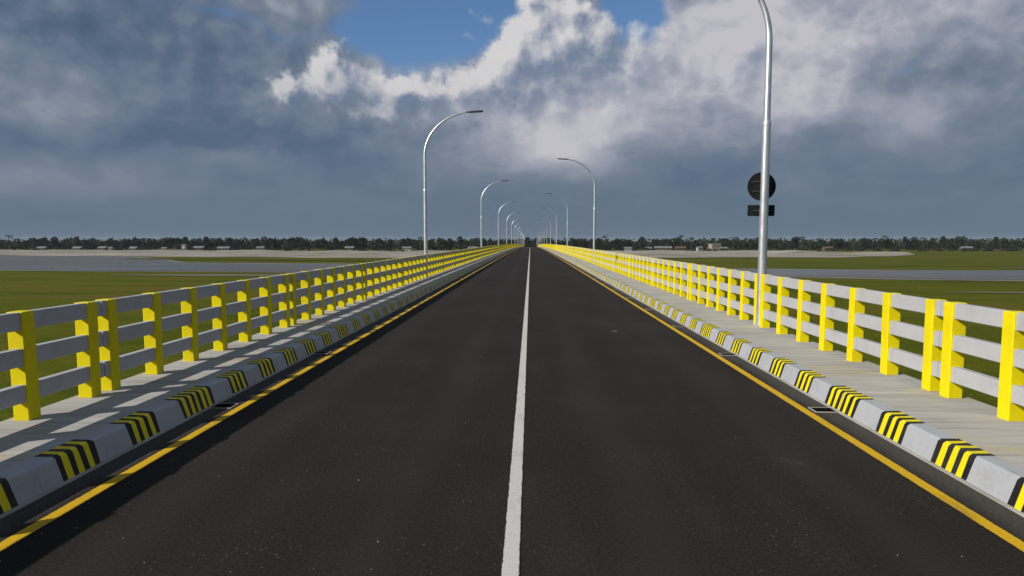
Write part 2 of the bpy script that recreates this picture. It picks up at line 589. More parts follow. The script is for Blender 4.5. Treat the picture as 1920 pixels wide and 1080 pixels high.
def zr(y):
    return -K * y * y


def slope(y):
    return math.atan(-2 * K * y)


JOINT0, SEG = {-1: 7.70, 0: 7.8, 1: 7.93}, 6.18        # expansion joints of railing and kerb, left and right


def joint(k, side=0):
    return JOINT0[side] + SEG * k


GROUND = -10.0
KH = 0.228                     # kerb and walkway height
XK0, XK1, XK2 = 3.71, 3.785, 3.945   # kerb foot, kerb edge, back of the painted kerb top
XW = 5.07                      # outer edge of the walkway
K_FIRST, K_NEAR, K_FAR = -2, 20, 66  # joints: first built, end of the detailed stretch, end of the far stretch
KNOTS = [joint(k) for k in range(-4, 136)]


def ribbon(name, mat, x0, x1, dz, kind='structure', knots=None, parent=None):
    b = MB()
    ks = knots or KNOTS
    for a, c in zip(ks, ks[1:]):
        b.quad([(x0, a, zr(a) + dz), (x1, a, zr(a) + dz), (x1, c, zr(c) + dz), (x0, c, zr(c) + dz)])
    o = b.build(name, mat, parent)
    if kind:
        o['kind'] = kind
    return o


ribbon('road', M['asphalt'], -XK0 - 0.05, XK0 + 0.05, 0.0)
ribbon('centre_line', M['line_white'], -0.056, 0.056, 0.004)
ribbon('edge_line_left', M['line_yellow'], -3.391, -3.279, 0.004)
ribbon('edge_line_right', M['line_yellow'], 3.279, 3.391, 0.004)

# deck slab, girders and piers under the road
b = MB()
prof = [(-XW + 0.02, 0.10), (-XW + 0.02, -0.20), (-3.6, -0.35), (-3.4, -1.9), (-2.6, -1.9), (-2.4, -0.38), (2.4, -0.38), (2.6, -1.9), (3.4, -1.9), (3.6, -0.35), (XW - 0.02, -0.20), (XW - 0.02, 0.10), (3.9, 0.06), (3.72, -0.03), (-3.72, -0.03), (-3.9, 0.06)]
ks = [y for y in KNOTS if y < 760]
for a, c in zip(ks, ks[1:]):
    for (p0, p1) in zip(prof, prof[1:] + prof[:1]):
        b.quad([(p0[0], a, zr(a) + p0[1]), (p0[0], c, zr(c) + p0[1]), (p1[0], c, zr(c) + p1[1]), (p1[0], a, zr(a) + p1[1])])
tag(b.build('bridge_deck', M['concrete']), kind='structure')
pier_meshes = {}
for i, k in enumerate(range(-2, 100, 6)):
    y = joint(k) + 0.0
    z0 = zr(y) - 1.9
    if z0 - GROUND < 1.5:
        continue
    e = empty('bridge_pier', (0, y, GROUND))
    h = z0 - GROUND
    m = MB(); m.cbox(-4.2, 4.2, -0.8, 0.8, h - 1.1, h, 0.1); m.build('pier_cap', M['concrete'], e)
    for s in (-1, 1):
        m = MB(); m.tube([(s * 2.6, 0, -0.5), (s * 2.6, 0, h - 1.1)], [0.75, 0.75], 16); m.build('column', M['concrete'], e, smooth=True)
    tag(e, 'two column concrete pier hidden under the bridge deck', 'pier', 'piers under the bridge')

# ------------------------------------------------------------------ kerbs and walkways
STRIPE_EDGES = []              # (y, material) along one 6 m length, joint to joint


def kerb_pattern():
    out = []
    L = 0.73                   # the long striped block centred on the joint: 11 bands
    w = L / 11
    y = 0.0
    seq = ['y', 'b', 'y', 'b', 'y', 'b']
    out.append((0.0, w / 2, 'y'))
    y = w / 2
    for q in ('b', 'y', 'b', 'y', 'b'):
        out.append((y, y + w, q)); y += w
    n = 11
    B = (SEG - L) / n
    for i in range(n):
        if i % 2 == 0:
            out.append((y, y + B, 'g')); y += B
        else:
            for j in range(7):
                out.append((y, y + B / 7, 'b' if j % 2 == 0 else 'y')); y += B / 7
    for q in ('b', 'y', 'b', 'y', 'b'):
        out.append((y, y + w, q)); y += w
    out.append((y, SEG, 'y'))
    return out


PAT = kerb_pattern()
CM = {'g': 0, 'y': 1, 'b': 2}
KM = [M['kerb_grey'], M['kerb_yellow'], M['kerb_black'], M['concrete']]
KPROF = [(XK0 - 0.028, -0.002), (XK0 - 0.018, 0.008), (XK0 + 0.004, 0.016), (XK1 - 0.012, KH - 0.022), (XK1 + 0.012, KH - 0.002), (XK2, KH)]


def kerb_mesh(side, seed, gap=0.006):
    b = MB()
    rnd = random.Random(3 + side + 10 * seed)
    cuts = []
    for i, (a, c, q) in enumerate(PAT):
        a = gap if i == 0 else a
        c = SEG - gap if i == len(PAT) - 1 else c
        cuts.append((a, c, q))
    jit = {}
    def Y(y, pi):
        key = (round(y, 4), pi)
        if key not in jit:
            inner = gap + 0.001 < y < SEG - gap - 0.001
            jit[key] = y + (rnd.uniform(-0.010, 0.010) if inner else 0)
        return jit[key]
    for (a, c, q) in cuts:
        for i in range(len(KPROF) - 1):
            p0, p1 = KPROF[i], KPROF[i + 1]
            pts = [(side * p0[0], Y(a, i), p0[1]), (side * p0[0], Y(c, i), p0[1]), (side * p1[0], Y(c, i + 1), p1[1]), (side * p1[0], Y(a, i + 1), p1[1])]
            if side > 0:
                pts.reverse()
            b.quad(pts, 3 if i < 2 else CM[q])
    for y in (gap, SEG - gap):
        b.quad([(side * q[0], y, q[1]) for q in KPROF] + [(side * XK2, y, -0.03)], 0)
    return b.mesh('kerb_length', KM)


def slab_mesh(side, gap=0.008):
    b = MB()
    z = KH - 0.004
    x0, x1 = XK2 + 0.002, XW
    b.cbox(min(side * x0, side * x1), max(side * x0, side * x1), gap, SEG - gap, 0.105, z, 0.006)
    return b.mesh('slab', M['walk'])


for side, word in ((-1, 'left'), (1, 'right')):
    kr = tag(empty('kerb_' + word, (0, 0, 0)), kind='structure')
    wr = tag(empty('walkway_' + word, (0, 0, 0)), kind='structure')
    km, sm = [kerb_mesh(side, q) for q in range(6)], slab_mesh(side)
    for k in range(K_FIRST, K_FAR + 20):
        y = joint(k, side)
        rot = (math.atan2(zr(y + SEG) - zr(y), SEG), 0, 0)
        link('kerb_length', km[k % 6], kr, (0, y, zr(y)), rot)
        link('slab', sm, wr, (0, y, zr(y)), rot)

# ------------------------------------------------------------------ railings
XP = 4.80                      # road-side face of the posts
PW = 0.165                     # post, square
PH = 1.07
BAY = 0.967
PAIR = SEG - 6 * BAY           # distance between the two posts of a pair
RAILS = [(0.182, 0.356), (0.538, 0.712), (0.893, 1.067)]
b = MB(); b.cbox(-PW / 2, PW / 2, -PW / 2, PW / 2, -0.01, PH + 0.002, 0.009)
POST = b.mesh('post', M['yellow'])


def rail_mesh(side, i, stub0, stub1):
    b = MB()
    z0, z1 = RAILS[i]
    xi, xo = -PW / 2 + 0.023, -PW / 2 + 0.118
    x0, x1 = sorted((side * xi, side * xo))
    h = SEG / 2
    y0 = -(h - 0.009) if stub0 else -(h - PAIR / 2 + 0.05)
    y1 = (h - 0.009) if stub1 else (h - PAIR / 2 + 0.05)
    b.cbox(x0, x1, y0, y1, z0, z1, 0.007)
    return b.mesh('rail', M['rail_white'])


RAILM = {}
POST_Y = [-3 * BAY + BAY * i for i in range(7)]
ORD = ['nearest', 'second', 'third', 'fourth', 'fifth', 'sixth', 'seventh', 'eighth', 'ninth', 'tenth', 'eleventh', 'twelfth', 'thirteenth', 'fourteenth',
       'fifteenth', 'sixteenth', 'seventeenth', 'eighteenth', 'nineteenth', 'twentieth', 'twenty-first', 'twenty-second']
LAMP_R = set(range(1, 90, 6))
LAMP_L = set(range(4, 90, 6))
far_mesh = {}
rj = random.Random(77)
for side, word in ((-1, 'left'), (1, 'right')):
    lamps = LAMP_L if side < 0 else LAMP_R
    n_seen = 0
    for k in range(K_FIRST, K_FAR):
        ja, jb = joint(k, side), joint(k + 1, side)
        y = (ja + jb) / 2
        z = (zr(ja) + zr(jb)) / 2 + KH
        rot = (math.atan2(zr(jb) - zr(ja), SEG), 0, 0)
        loc = (side * (XP + PW / 2), y, z)
        s0, s1 = (k not in lamps), (k + 1 not in lamps)
        if k < K_NEAR:
            e = empty('railing_section', loc, rot)
            for q in POST_Y:
                link('post', POST, e, (rj.uniform(-.003, .003), q + rj.uniform(-.008, .008), rj.uniform(-.004, .0)), (rj.gauss(0, .004), rj.gauss(0, .004), rj.gauss(0, .012)))
            for i in range(3):
                key = (side, i, s0, s1)
                if key not in RAILM:
                    RAILM[key] = rail_mesh(side, i, s0, s1)
                link('rail', RAILM[key], e)
            if k < -1:
                lb = 'yellow and grey railing section on the %s edge beside the camera, out of frame' % word
            else:
                lb = '%s railing section on the %s walkway counted from the camera, yellow posts, grey rails' % (ORD[n_seen], word)
                n_seen += 1
        else:
            key = (side, s0, s1)
            if key not in far_mesh:
                b = MB()
                for q in POST_Y:
                    b.box(-PW / 2, PW / 2, q - PW / 2, q + PW / 2, -0.01, PH + 0.002, 0)
                xi, xo = -PW / 2 + 0.023, -PW / 2 + 0.118
                x0, x1 = sorted((side * xi, side * xo))
                for (z0, z1) in RAILS:
                    yy = [-(SEG / 2 - 0.009) if s0 else -2.98] + POST_Y + [(SEG / 2 - 0.009) if s1 else 2.98]
                    for a, c in zip(yy, yy[1:]):
                        a2 = a if a == yy[0] else a + PW / 2
                        c2 = c if c == yy[-1] else c - PW / 2
                        b.box(x0, x1, a2, c2, z0, z1, 1)
                far_mesh[key] = b.mesh('railing_section', [M['yellow'], M['rail_white']])
            e = link('railing_section', far_mesh[key], None, loc, rot)
            lb = 'tiny far railing section where the %s railing merges towards the crest' % word
        tag(e, lb, 'railing', 'railing sections along the %s walkway' % word)

# ------------------------------------------------------------------ street lamps
def lamp_meshes():
    d = {}
    # local: base at z = 0 on the walkway, arm reaching towards -x (the right-hand lamp)
    b = MB(); b.cbox(-0.10, 0.10, -0.085, 0.085, 0.0, 0.022, 0.003)
    d['base_plate'] = b.mesh('base_plate', M['steel'])
    b = MB()
    for (sx_, sy_) in ((1, 0), (-1, 0)):
        t = 0.007
        pts = [(0.07, 0.02), (0.098, 0.02), (0.07, 0.16)]
        for s in (-t, t):
            b.quad([(sx_ * q[0], s, q[1]) for q in pts])
        for (p0, p1) in zip(pts, pts[1:] + pts[:1]):
            b.quad([(sx_ * p0[0], -t, p0[1]), (sx_ * p0[0], t, p0[1]), (sx_ * p1[0], t, p1[1]), (sx_ * p1[0], -t, p1[1])])
    d['gusset'] = b.mesh('gusset', M['steel'])
    b = MB()
    for (x, y) in ((-0.088, -0.07), (0.088, -0.07), (-0.088, 0.07), (0.088, 0.07)):
        b.tube([(x, y, 0.02), (x, y, 0.05)], [0.009, 0.009], 6)
    d['anchor_bolts'] = b.mesh('anchor_bolts', M['steel'])
    b = MB(); b.tube([(0, 0, 0.02), (0, 0, 2.0), (0, 0, 4.05)], [0.088, 0.085, 0.080], 20)
    d['pole'] = b.mesh('pole', M['steel'], True)
    b = MB(); b.tube([(0, 0, 4.05), (0, 0, 4.07), (0, 0, 4.13), (0, 0, 4.16)], [0.082, 0.084, 0.082, 0.064], 20)
    d['collar'] = b.mesh('collar', M['steel'], True)
    pts, rads = [(0, 0, 4.12), (0, 0, 5.0), (0, 0, 5.70)], [0.067, 0.065, 0.062]
    n = 22
    for i in range(1, n + 1):
        t = R(84) * i / n
        pts.append((-2.30 * (1 - math.cos(t)), 0, 5.70 + 2.02 * math.sin(t)))
        rads.append(0.062 - 0.028 * i / n)
    b = MB(); b.tube(pts, rads, 16)
    d['arm'] = b.mesh('arm', M['steel'], True)
    tip = Vector(pts[-1])
    # slim lantern head, tilted a little upwards away from the pole
    b = MB()
    L = 0.80
    secs = [(-0.10, 0.042, 0.040), (0.0, 0.075, 0.045), (0.12, 0.13, 0.050), (0.45, 0.145, 0.046), (0.68, 0.125, 0.034), (L - 0.10, 0.06, 0.020)]
    rings = []
    for (s, wd, ht) in secs:
        i = len(b.vs)
        for (fx, fz) in ((-1, -0.55), (-1, 0.1), (-0.6, 0.8), (0, 1.0), (0.6, 0.8), (1, 0.1), (1, -0.55)):
            b.vs.append((-s, fx * wd, fz * ht))
        rings.append(i)
    for a, c in zip(rings, rings[1:]):
        for j in range(7):
            b.fs.append((a + j, a + (j + 1) % 7, c + (j + 1) % 7, c + j)); b.ms.append(0)
    b.fs.append(tuple(rings[0] + j for j in range(7))); b.ms.append(0)
    b.fs.append(tuple(rings[-1] + j for j in reversed(range(7)))); b.ms.append(0)
    d['lamp_head'] = b.mesh('lamp_head', M['lamp_dark'])
    b = MB(); b.cbox(-0.62, -0.14, -0.105, 0.105, -0.040, -0.0262, 0.004)
    d['lens'] = b.mesh('lens', M['lamp_glass'])
    return d, tip


LM, TIP = lamp_meshes()


def lamp(side, k, label, detailed=True):
    y = joint(k, side)
    e = empty('street_lamp', (side * (XP + 0.06), y, zr(y) + KH - 0.004), (0, 0, 0 if side > 0 else math.pi))
    parts = ['base_plate', 'gusset', 'anchor_bolts', 'pole', 'collar', 'arm'] if detailed else ['pole', 'collar', 'arm']
    for q in parts:
        link(q, LM[q], e)
    h = link('lamp_head', LM['lamp_head'], e, TIP, (0, R(4), 0))
    if detailed:
        link('lens', LM['lens'], h)
    tag(e, label, 'street lamp', 'street lamps along the bridge')
    return e


for i, k in enumerate(sorted(LAMP_R)):
    if i == 0:
        lb = 'tall galvanised lamp post rising out of frame on the right, beside the round sign'
    elif i < 6:
        lb = '%s curved lamp post on the right walkway, counted from the camera' % ORD[i]
    else:
        lb = 'tiny far curved lamp post on the right side near the crest'
    lamp(1, k, lb, i < 4)
for i, k in enumerate(sorted(LAMP_L)):
    if i == 0:
        lb = 'tallest curved galvanised lamp post on the left railing, the nearest one there'
    elif i < 6:
        lb = '%s curved lamp post on the left walkway, counted from the camera' % ORD[i]
    else:
        lb = 'tiny far curved lamp post on the left side near the crest'
    lamp(-1, k, lb, i < 4)

# round sign seen from behind, clamped to the first lamp post on the right
ys = joint(1, 1)
xs = XP + 0.06
e = empty('traffic_sign', (xs, ys, zr(ys) + 3.08))
b = MB()
n = 40
for (y0, y1, r) in ((0.100, 0.104, 0.285),):
    i = len(b.vs)
    for yy in (y0, y1):
        for j in range(n):
            t = 2 * math.pi * j / n
            b.vs.append((-0.03 + r * math.cos(t), yy, r * math.sin(t)))
    b.fs.append(tuple(i + j for j in range(n))); b.fs.append(tuple(i + n + j for j in reversed(range(n)))); b.ms += [0, 0]
    for j in range(n):
        b.fs.append((i + j, i + n + j, i + n + (j + 1) % n, i + (j + 1) % n)); b.ms.append(0)
b.build('disc', M['sign_back'], e)
b = MB()
ring = [(-0.03 + 0.283 * math.cos(2 * math.pi * j / 40), 0.0985, 0.283 * math.sin(2 * math.pi * j / 40)) for j in range(41)]
b.tube(ring, [0.007] * 41, 6)
b.build('rim', M['sign_channel'], e)
b = MB(); b.cbox(-0.30, 0.25, 0.100, 0.104, -0.60, -0.375, 0.001)
b.build('plate', M['sign_back'], e)
for z in (0.10, -0.10, -0.49):
    b = MB(); b.box(-0.22, 0.19, 0.086, 0.0995, z - 0.016, z + 0.016); b.build('bracket', M['sign_channel'], e)
tag(e, 'black back of a round traffic sign with a small plate under it, on lamp post', 'traffic sign')

# ------------------------------------------------------------------ drains in the gutters
dm = {}
for side in (-1, 1):
    fr = MB()
    x0, x1 = 3.43, XK0 - 0.03
    for (a0, a1, c0, c1) in ((x0, x1, -0.118, -0.10), (x0, x1, 0.10, 0.112), (x0, x0 + 0.015, -0.10, 0.10)):
        xa, xb = sorted((side * a0, side * a1))
        fr.box(xa, xb, c0, c1, -0.02, 0.010)
    ho = MB()
    xa, xb = sorted((side * (x0 + 0.015), side * x1))
    ho.quad([(xa, -0.10, 0.004), (xb, -0.10, 0.004), (xb, 0.10, 0.004), (xa, 0.10, 0.004)])  # no real hole: a flat dark sheet paints the shade inside the drain
    gr = MB()
    xa, xb = sorted((side * (x0 + 0.015), side * x1))
    for j in range(4):
        y = -0.07 + j * 0.047
        gr.box(xa, xb, y - 0.006, y + 0.006, 0.007, 0.010)
    dm[side] = (fr.mesh('frame', M['concrete']), ho.mesh('hole_shade', M['hole_grate_dark']), gr.mesh('grate', M['hole_grate_dark']))
for side, word in ((-1, 'left'), (1, 'right')):
    for i in range(-1, 16):
        y = 7.98 + 3.9 * i
        e = empty('drain_inlet', (0, y, zr(y)), (slope(y), 0, 0))
        link('frame', dm[side][0], e); link('hole_shade', dm[side][1], e); link('grate', dm[side][2], e)
        if i < 0:
            lb = 'gutter drain inlet at the %s kerb next to the camera' % word
        else:
            lb = '%s small gutter drain at the %s kerb, counting away from the camera' % (ORD[i], word)
        tag(e, lb, 'drain', 'gutter drains along the kerbs')

# ------------------------------------------------------------------ the plain, the river and the sand banks
def gp(px, py):
    d = (CAM.z - GROUND) * F_PX / (py - HOR)
    return (CAM.x + (px - VPX) / F_PX * d, d)


b = MB()
xs_ = [-3600, -1500, -700, -300, -100, 0, 100, 300, 700, 1500, 3600]
ys_ = [-300, -100, 0, 60, 150, 300, 500, 800, 1200, 2200, 4200]
for xa, xb in zip(xs_, xs_[1:]):
    for ya, yb in zip(ys_, ys_[1:]):
        b.quad([(xa, ya, GROUND), (xb, ya, GROUND), (xb, yb, GROUND), (xa, yb, GROUND)])
tag(b.build('ground', M['grass']), kind='structure')


def wav(x, s, amp, seed):
    return amp * (1.6 * math.sin(x / (s * 2.7) + seed * 0.7) + math.sin(x / s + seed) + 0.5 * math.sin(x / (s * 0.43) + seed * 2.1) + 0.25 * math.sin(x / (s * 0.17) + seed * 3.7))


def interp(tab, x):
    if x <= tab[0][0]:
        return tab[0][1]
    for (a, fa), (c, fc) in zip(tab, tab[1:]):
        if x <= c:
            return fa + (fc - fa) * (x - a) / (c - a)
    return tab[-1][1]


def band(name, mat, near, far, z, x0, x1, step_=6.0, rows=1, relief=0.0, seed=1.0, kind='structure', taper=0.0, amp=3.0):
    """a strip of ground between two wavy shores; near/far are tables of (x, y)"""
    bm_ = MB()
    n = int((x1 - x0) / step_)
    cols = []
    for i in range(n + 1):
        x = x0 + (x1 - x0) * i / n
        yn = interp(near, x) + wav(x, 37, amp, seed)
        yf = interp(far, x) + wav(x, 43, amp, seed + 2)
        if yf < yn:
            yf = yn = (yf + yn) / 2
        colv = []
        for j in range(rows + 1):
            t = j / rows
            zz = z
            if relief:
                e_ = math.sin(math.pi * t) ** 0.7 if 0 < t < 1 else 0
                zz += relief * e_ * (0.55 + 0.45 * math.sin(x / 23 + seed) * math.cos(x / 9.0 + t * 5 + seed)) * min(1.0, (yf - yn) / 20)
            bm_.vs.append((x, yn + (yf - yn) * t, zz))
            colv.append(len(bm_.vs) - 1)
        cols.append(colv)
    for a, c in zip(cols, cols[1:]):
        for j in range(rows):
            bm_.fs.append((a[j], c[j], c[j + 1], a[j + 1])); bm_.ms.append(0)
    o = bm_.build(name, mat, None, smooth=relief > 0)
    o['kind'] = kind
    return o


# river: wide on the left, narrower and nearer on the right
band('river', M['water'],
     [(-900, 285), (-250, 272), (-60, 250), (60, 228), (140, 206), (220, 192), (600, 182)],
     [(-900, 520), (-330, 500), (-270, 455), (-215, 392), (-180, 345), (-120, 330), (0, 305), (60, 285), (150, 268), (300, 262), (600, 262)],
     GROUND + 0.12, -1800, 1800, 6.0, amp=2.2)
band('silt_shore', M['silt'],
     [(-900, 278), (-250, 265), (-60, 244), (60, 222), (140, 200), (220, 187), (600, 177)],
     [(-900, 528), (-330, 509), (-270, 466), (-215, 402), (-180, 352), (-120, 337), (0, 312), (60, 291), (150, 273), (300, 267), (600, 267)],
     GROUND + 0.05, -1800, 1800, 6.0, seed=1.6, amp=2.2)
# pale sand banks in front of the trees
band('sand_bank_left', M['sand'],
     [(-900, 500), (-330, 490), (-260, 478), (-180, 455), (-60, 440), (30, 455)],
     [(-900, 740), (-300, 725), (-150, 700), (30, 700)],
     GROUND + 0.2, -1800, 30, 5.0, rows=10, relief=2.6, seed=0.4, amp=6.0)
band('sand_bank_right', M['sand'],
     [(-10, 460), (90, 452), (200, 455), (260, 500), (300, 560)],
     [(-10, 700), (120, 700), (200, 690), (260, 640), (300, 562)],
     GROUND + 0.23, -10, 300, 4.0, rows=10, relief=2.6, seed=2.3, amp=6.0)
band('sand_heap', M['sand'], [(168, 552), (215, 540), (262, 552)], [(168, 556), (215, 586), (262, 556)], GROUND + 0.3, 168, 262, 3.0, rows=8, relief=3.0, seed=5.0, amp=1.0)
band('grass_tongue', M['grass'], [(-250, 412), (-150, 386), (0, 350)], [(-250, 416), (-150, 432), (0, 436)], GROUND + 0.32, -250, 0, 5.0, seed=3.0, amp=2)
for (x0, x1, y, w_, sd_) in ((-140, -62, 224, 6, 1.0), (92, 160, 156, 5, 2.0), (198, 236, 296, 12, 3.0), (262, 330, 300, 14, 4.0), (-330, -190, 424, 8, 5.0), (100, 160, 132, 3, 6.0)):
    xm = (x0 + x1) / 2
    band('mud_flat', M['silt'], [(x0, y), (xm, y - w_ / 2), (x1, y)], [(x0, y + 0.3), (xm, y + w_ / 2), (x1, y + 0.3)], GROUND + 0.16 + sd_ * 0.004, x0, x1, 4.0, seed=sd_, amp=1.0)

# grass tufts on the plain, as far as blades can be told from the sheet
rnd = random.Random(11)
b = MB()
def in_water(x, y):
    n_ = interp([(-900, 278), (-250, 265), (-60, 244), (60, 222), (140, 200), (220, 187), (600, 177)], x)
    f_ = interp([(-900, 528), (-330, 509), (-270, 466), (-215, 402), (-180, 352), (-120, 337), (0, 312), (60, 291), (150, 273), (300, 267), (600, 267)], x)
    return n_ - 4 < y < f_ + 4
cnt = 0
while cnt < 25000:
    y = 30 + 130 * rnd.random() ** 1.2
    lim = y * 0.86 + 6
    x = rnd.uniform(-lim, lim)
    if abs(x) < 7 or in_water(x, y):
        continue
    cnt += 1
    h = rnd.uniform(0.02, 0.06)
    w_ = rnd.uniform(0.04, 0.12)
    a = rnd.uniform(0, math.pi)
    dx, dy = math.cos(a) * w_, math.sin(a) * w_
    lx, ly = rnd.uniform(-.15, .15), rnd.uniform(-.15, .15)
    b.quad([(x - dx, y - dy, GROUND - 0.02), (x + dx, y + dy, GROUND - 0.02), (x + dx * 0.5 + lx, y + dy * 0.5 + ly, GROUND + h), (x - dx * 0.5 + lx, y - dy * 0.5 + ly, GROUND + h * 0.8)])
o = b.build('grass', M['blades'])
tag(o, 'low green grass tufts spread over the flood plain', 'grass', kind='stuff')

# ------------------------------------------------------------------ trees along the far bank
def crown_mesh(seed, kind):
    r_ = random.Random(seed)
    b = MB()
    if kind == 'broad':
        lobes = []
        for _ in range(9):
            a = r_.uniform(0, 6.283); q = r_.uniform(0, 0.62)
            lobes.append((math.cos(a) * q * 5.2, math.sin(a) * q * 5.2, r_.uniform(4.5, 11.5), r_.uniform(1.6, 3.1)))
        for _ in range(520):
            lx, ly, lz, lr = r_.choice(lobes)
            d = Vector((r_.gauss(0, 1), r_.gauss(0, 1), r_.gauss(0, 0.8))).normalized() * lr * r_.uniform(0.5, 1.05)
            leaf_quad(b, Vector((lx, ly, lz)) + d, r_.uniform(0.35, 0.85), r_)
    elif kind == 'slim':
        for _ in range(360):
            t = r_.random()
            w_ = (0.9 + 1.7 * math.sin(math.pi * min(1, t * 0.8 + 0.1)) ** 0.6) * r_.uniform(0.2, 1.1)
            a = r_.uniform(0, 6.283)
            leaf_quad(b, Vector((math.cos(a) * w_, math.sin(a) * w_, 3.0 + t * 10.5)), r_.uniform(0.4, 0.9), r_)
    elif kind == 'low':
        for _ in range(300):
            d = Vector((r_.gauss(0, 2.4), r_.gauss(0, 2.0), 0))
            leaf_quad(b, d + Vector((0, 0, r_.uniform(0.4, 5.2) * max(0.25, 1 - d.length / 8))), r_.uniform(0.4, 0.9), r_)
    else:                      # palm fronds
        top = Vector((0.4, 0, 13.5))
        for i in range(17):
            a = 6.283 * i / 17 + r_.uniform(-.2, .2)
            up = r_.uniform(-0.1, 0.9)
            L = r_.uniform(2.8, 3.8)
            prev = top
            for j in range(1, 6):
                t = j / 5
                q = top + Vector((math.cos(a) * L * t, math.sin(a) * L * t, up * L * t - 1.9 * t * t * (1.2 - up * 0.4)))
                n = Vector((-math.sin(a), math.cos(a), 0)) * 0.42 * (1.1 - t * 0.7)
                dr = Vector((0, 0, -0.28))
                b.quad([prev, q, q + n + dr, prev + n + dr]); b.quad([prev, q, q - n + dr, prev - n + dr])
                prev = q
    return b.mesh('crown', M['leaf_b'] if kind == 'palm' else M['leaf_a'])


def leaf_quad(b, c, s, r_):
    u = Vector((r_.gauss(0, 1), r_.gauss(0, 1), r_.gauss(0, 1))).normalized()
    w_ = u.cross(Vector((r_.gauss(0, 1), r_.gauss(0, 1), r_.gauss(0, 1)))).normalized()
    b.quad([c - u * s - w_ * s * 0.7, c + u * s * 0.9 - w_ * s * 0.6, c + u * s + w_ * s * 0.7, c - u * s * 0.8 + w_ * s * 0.65])


def trunk_mesh(seed, kind):
    r_ = random.Random(seed)
    b = MB()
    if kind == 'palm':
        b.tube([(0, 0, -0.3), (0.05, 0, 4), (0.2, 0, 9), (0.4, 0, 13.6)], [0.24, 0.18, 0.15, 0.12], 6)
    elif kind == 'low':
        for i in range(3):
            b.tube([(0, 0, -0.2), (r_.uniform(-1, 1), r_.uniform(-1, 1), 2.2)], [0.12, 0.05], 5)
    else:
        h = 9.0 if kind == 'broad' else 13.0
        b.tube([(0, 0, -0.3), (0.1, 0.1, h * 0.4), (r_.uniform(-.4, .4), 0.2, h)], [0.34, 0.26, 0.08], 6)
        if kind == 'broad':
            for i in range(4):
                a = r_.uniform(0, 6.283)
                b.tube([(0.1, 0.1, r_.uniform(3, 5)), (math.cos(a) * 2.6, math.sin(a) * 2.6, r_.uniform(6, 8.5))], [0.16, 0.05], 5)
    return b.mesh('trunk', M['bark'])


TREES = {}
for kind, nv in (('broad', 5), ('slim', 3), ('palm', 3), ('low', 3)):
    TREES[kind] = [(crown_mesh(100 + 7 * i + len(kind), kind), trunk_mesh(60 + i + len(kind), kind)) for i in range(nv)]
TNAME = {'broad': 'broadleaf_tree', 'slim': 'slender_tree', 'palm': 'palm_tree', 'low': 'bush'}
TWORD = {'broad': 'dark rounded broadleaf tree', 'slim': 'slim upright tree', 'palm': 'feathery palm tree', 'low': 'low leafy bush'}
rnd = random.Random(21)


def tree(kind, x, y, s):
    cm, tm = rnd.choice(TREES[kind])
    e = empty(TNAME[kind], (x, y, GROUND), (0, 0, rnd.uniform(0, 6.28)))
    e.scale = (s * rnd.uniform(0.9, 1.2), s * rnd.uniform(0.9, 1.2), s)
    link('trunk', tm, e); link('crown', cm, e)
    word = 'left' if x < 0 else 'right'
    px = VPX + (x - CAM.x) / y * F_PX
    where = [w for (a, w) in PLACES if px >= a][-1]
    tag(e, '%s on the far bank, %s' % (TWORD[kind], where), 'bush' if kind == 'low' else 'tree', 'far bank trees %s of the bridge' % word)


PLACES = [(-9999, 'left of all the left bank huts'), (50, 'behind the two leftmost huts'), (160, 'above the small white house, left bank'), (260, 'around the slim white house, left bank'),
          (350, 'right of the slim white house'), (450, 'mid left bank, by the lone pale hut'), (540, 'left bank, over the pale sand'), (640, 'left bank, over the dark lone hut'),
          (720, 'just left of the nearest left lamp'), (803, 'between first and second left lamps'), (907, 'at the left end of the bridge'), (994, 'at the right end of the bridge'),
          (1063, 'between third and second right lamps'), (1116, 'just right of the second right lamp'), (1200, 'over the long dark shed, right bank'), (1290, 'around the cream two storey house'),
          (1370, 'just left of the tall sign post'), (1440, 'just right of the tall sign post'), (1510, 'behind the sand heap, right bank'), (1600, 'right of the sand heap'),
          (1700, 'right bank, over the green field'), (1790, 'by the grey hut, far right'), (1860, 'at the right edge of the picture')]


def bank_y(x):
    return 742 + 18 * math.sin(x / 90) + (28 if x > 230 else 0)


x = -640.0
while x < 640:
    kind = rnd.choices(['broad', 'slim', 'palm', 'low'], [7, 1.3, 2.0 if x > 0 else 0.8, 0.8])[0]
    s = rnd.uniform(0.72, 1.12)
    if kind == 'palm':
        s *= 1.06
    tree(kind, x, bank_y(x) + rnd.uniform(0, 34), s)
    x += rnd.uniform(3.6, 6.4)

x = -620.0
while x < 620:
    if abs(x) > 9:
        tree('low', x, bank_y(x) - 22 - rnd.uniform(0, 34), rnd.uniform(0.45, 0.85))
    x += rnd.uniform(6, 17)

# the wood behind them, one dark mass
b = MB()
rw = random.Random(5)
for i in range(3400):
    x = rw.uniform(-1500, 1500)
    y = rw.uniform(785, 930)
    h = rw.uniform(8, 14.5)
    w_ = rw.uniform(3, 6)
    for _ in range(26):
        q = Vector((rw.gauss(0, 0.45) * w_, rw.gauss(0, 0.45) * w_, 0))
        zz = rw.uniform(0.08, 1.0) * h * max(0.3, 1 - (q.length / (w_ * 1.6)) ** 2)
        leaf_quad(b, Vector((x + q.x, y + q.y, GROUND + zz)), rw.uniform(0.7, 1.5), rw)
o = b.build('far_wood', M['leaf_a'])
tag(o, 'dark continuous wood behind the far bank trees', 'wood', kind='stuff')

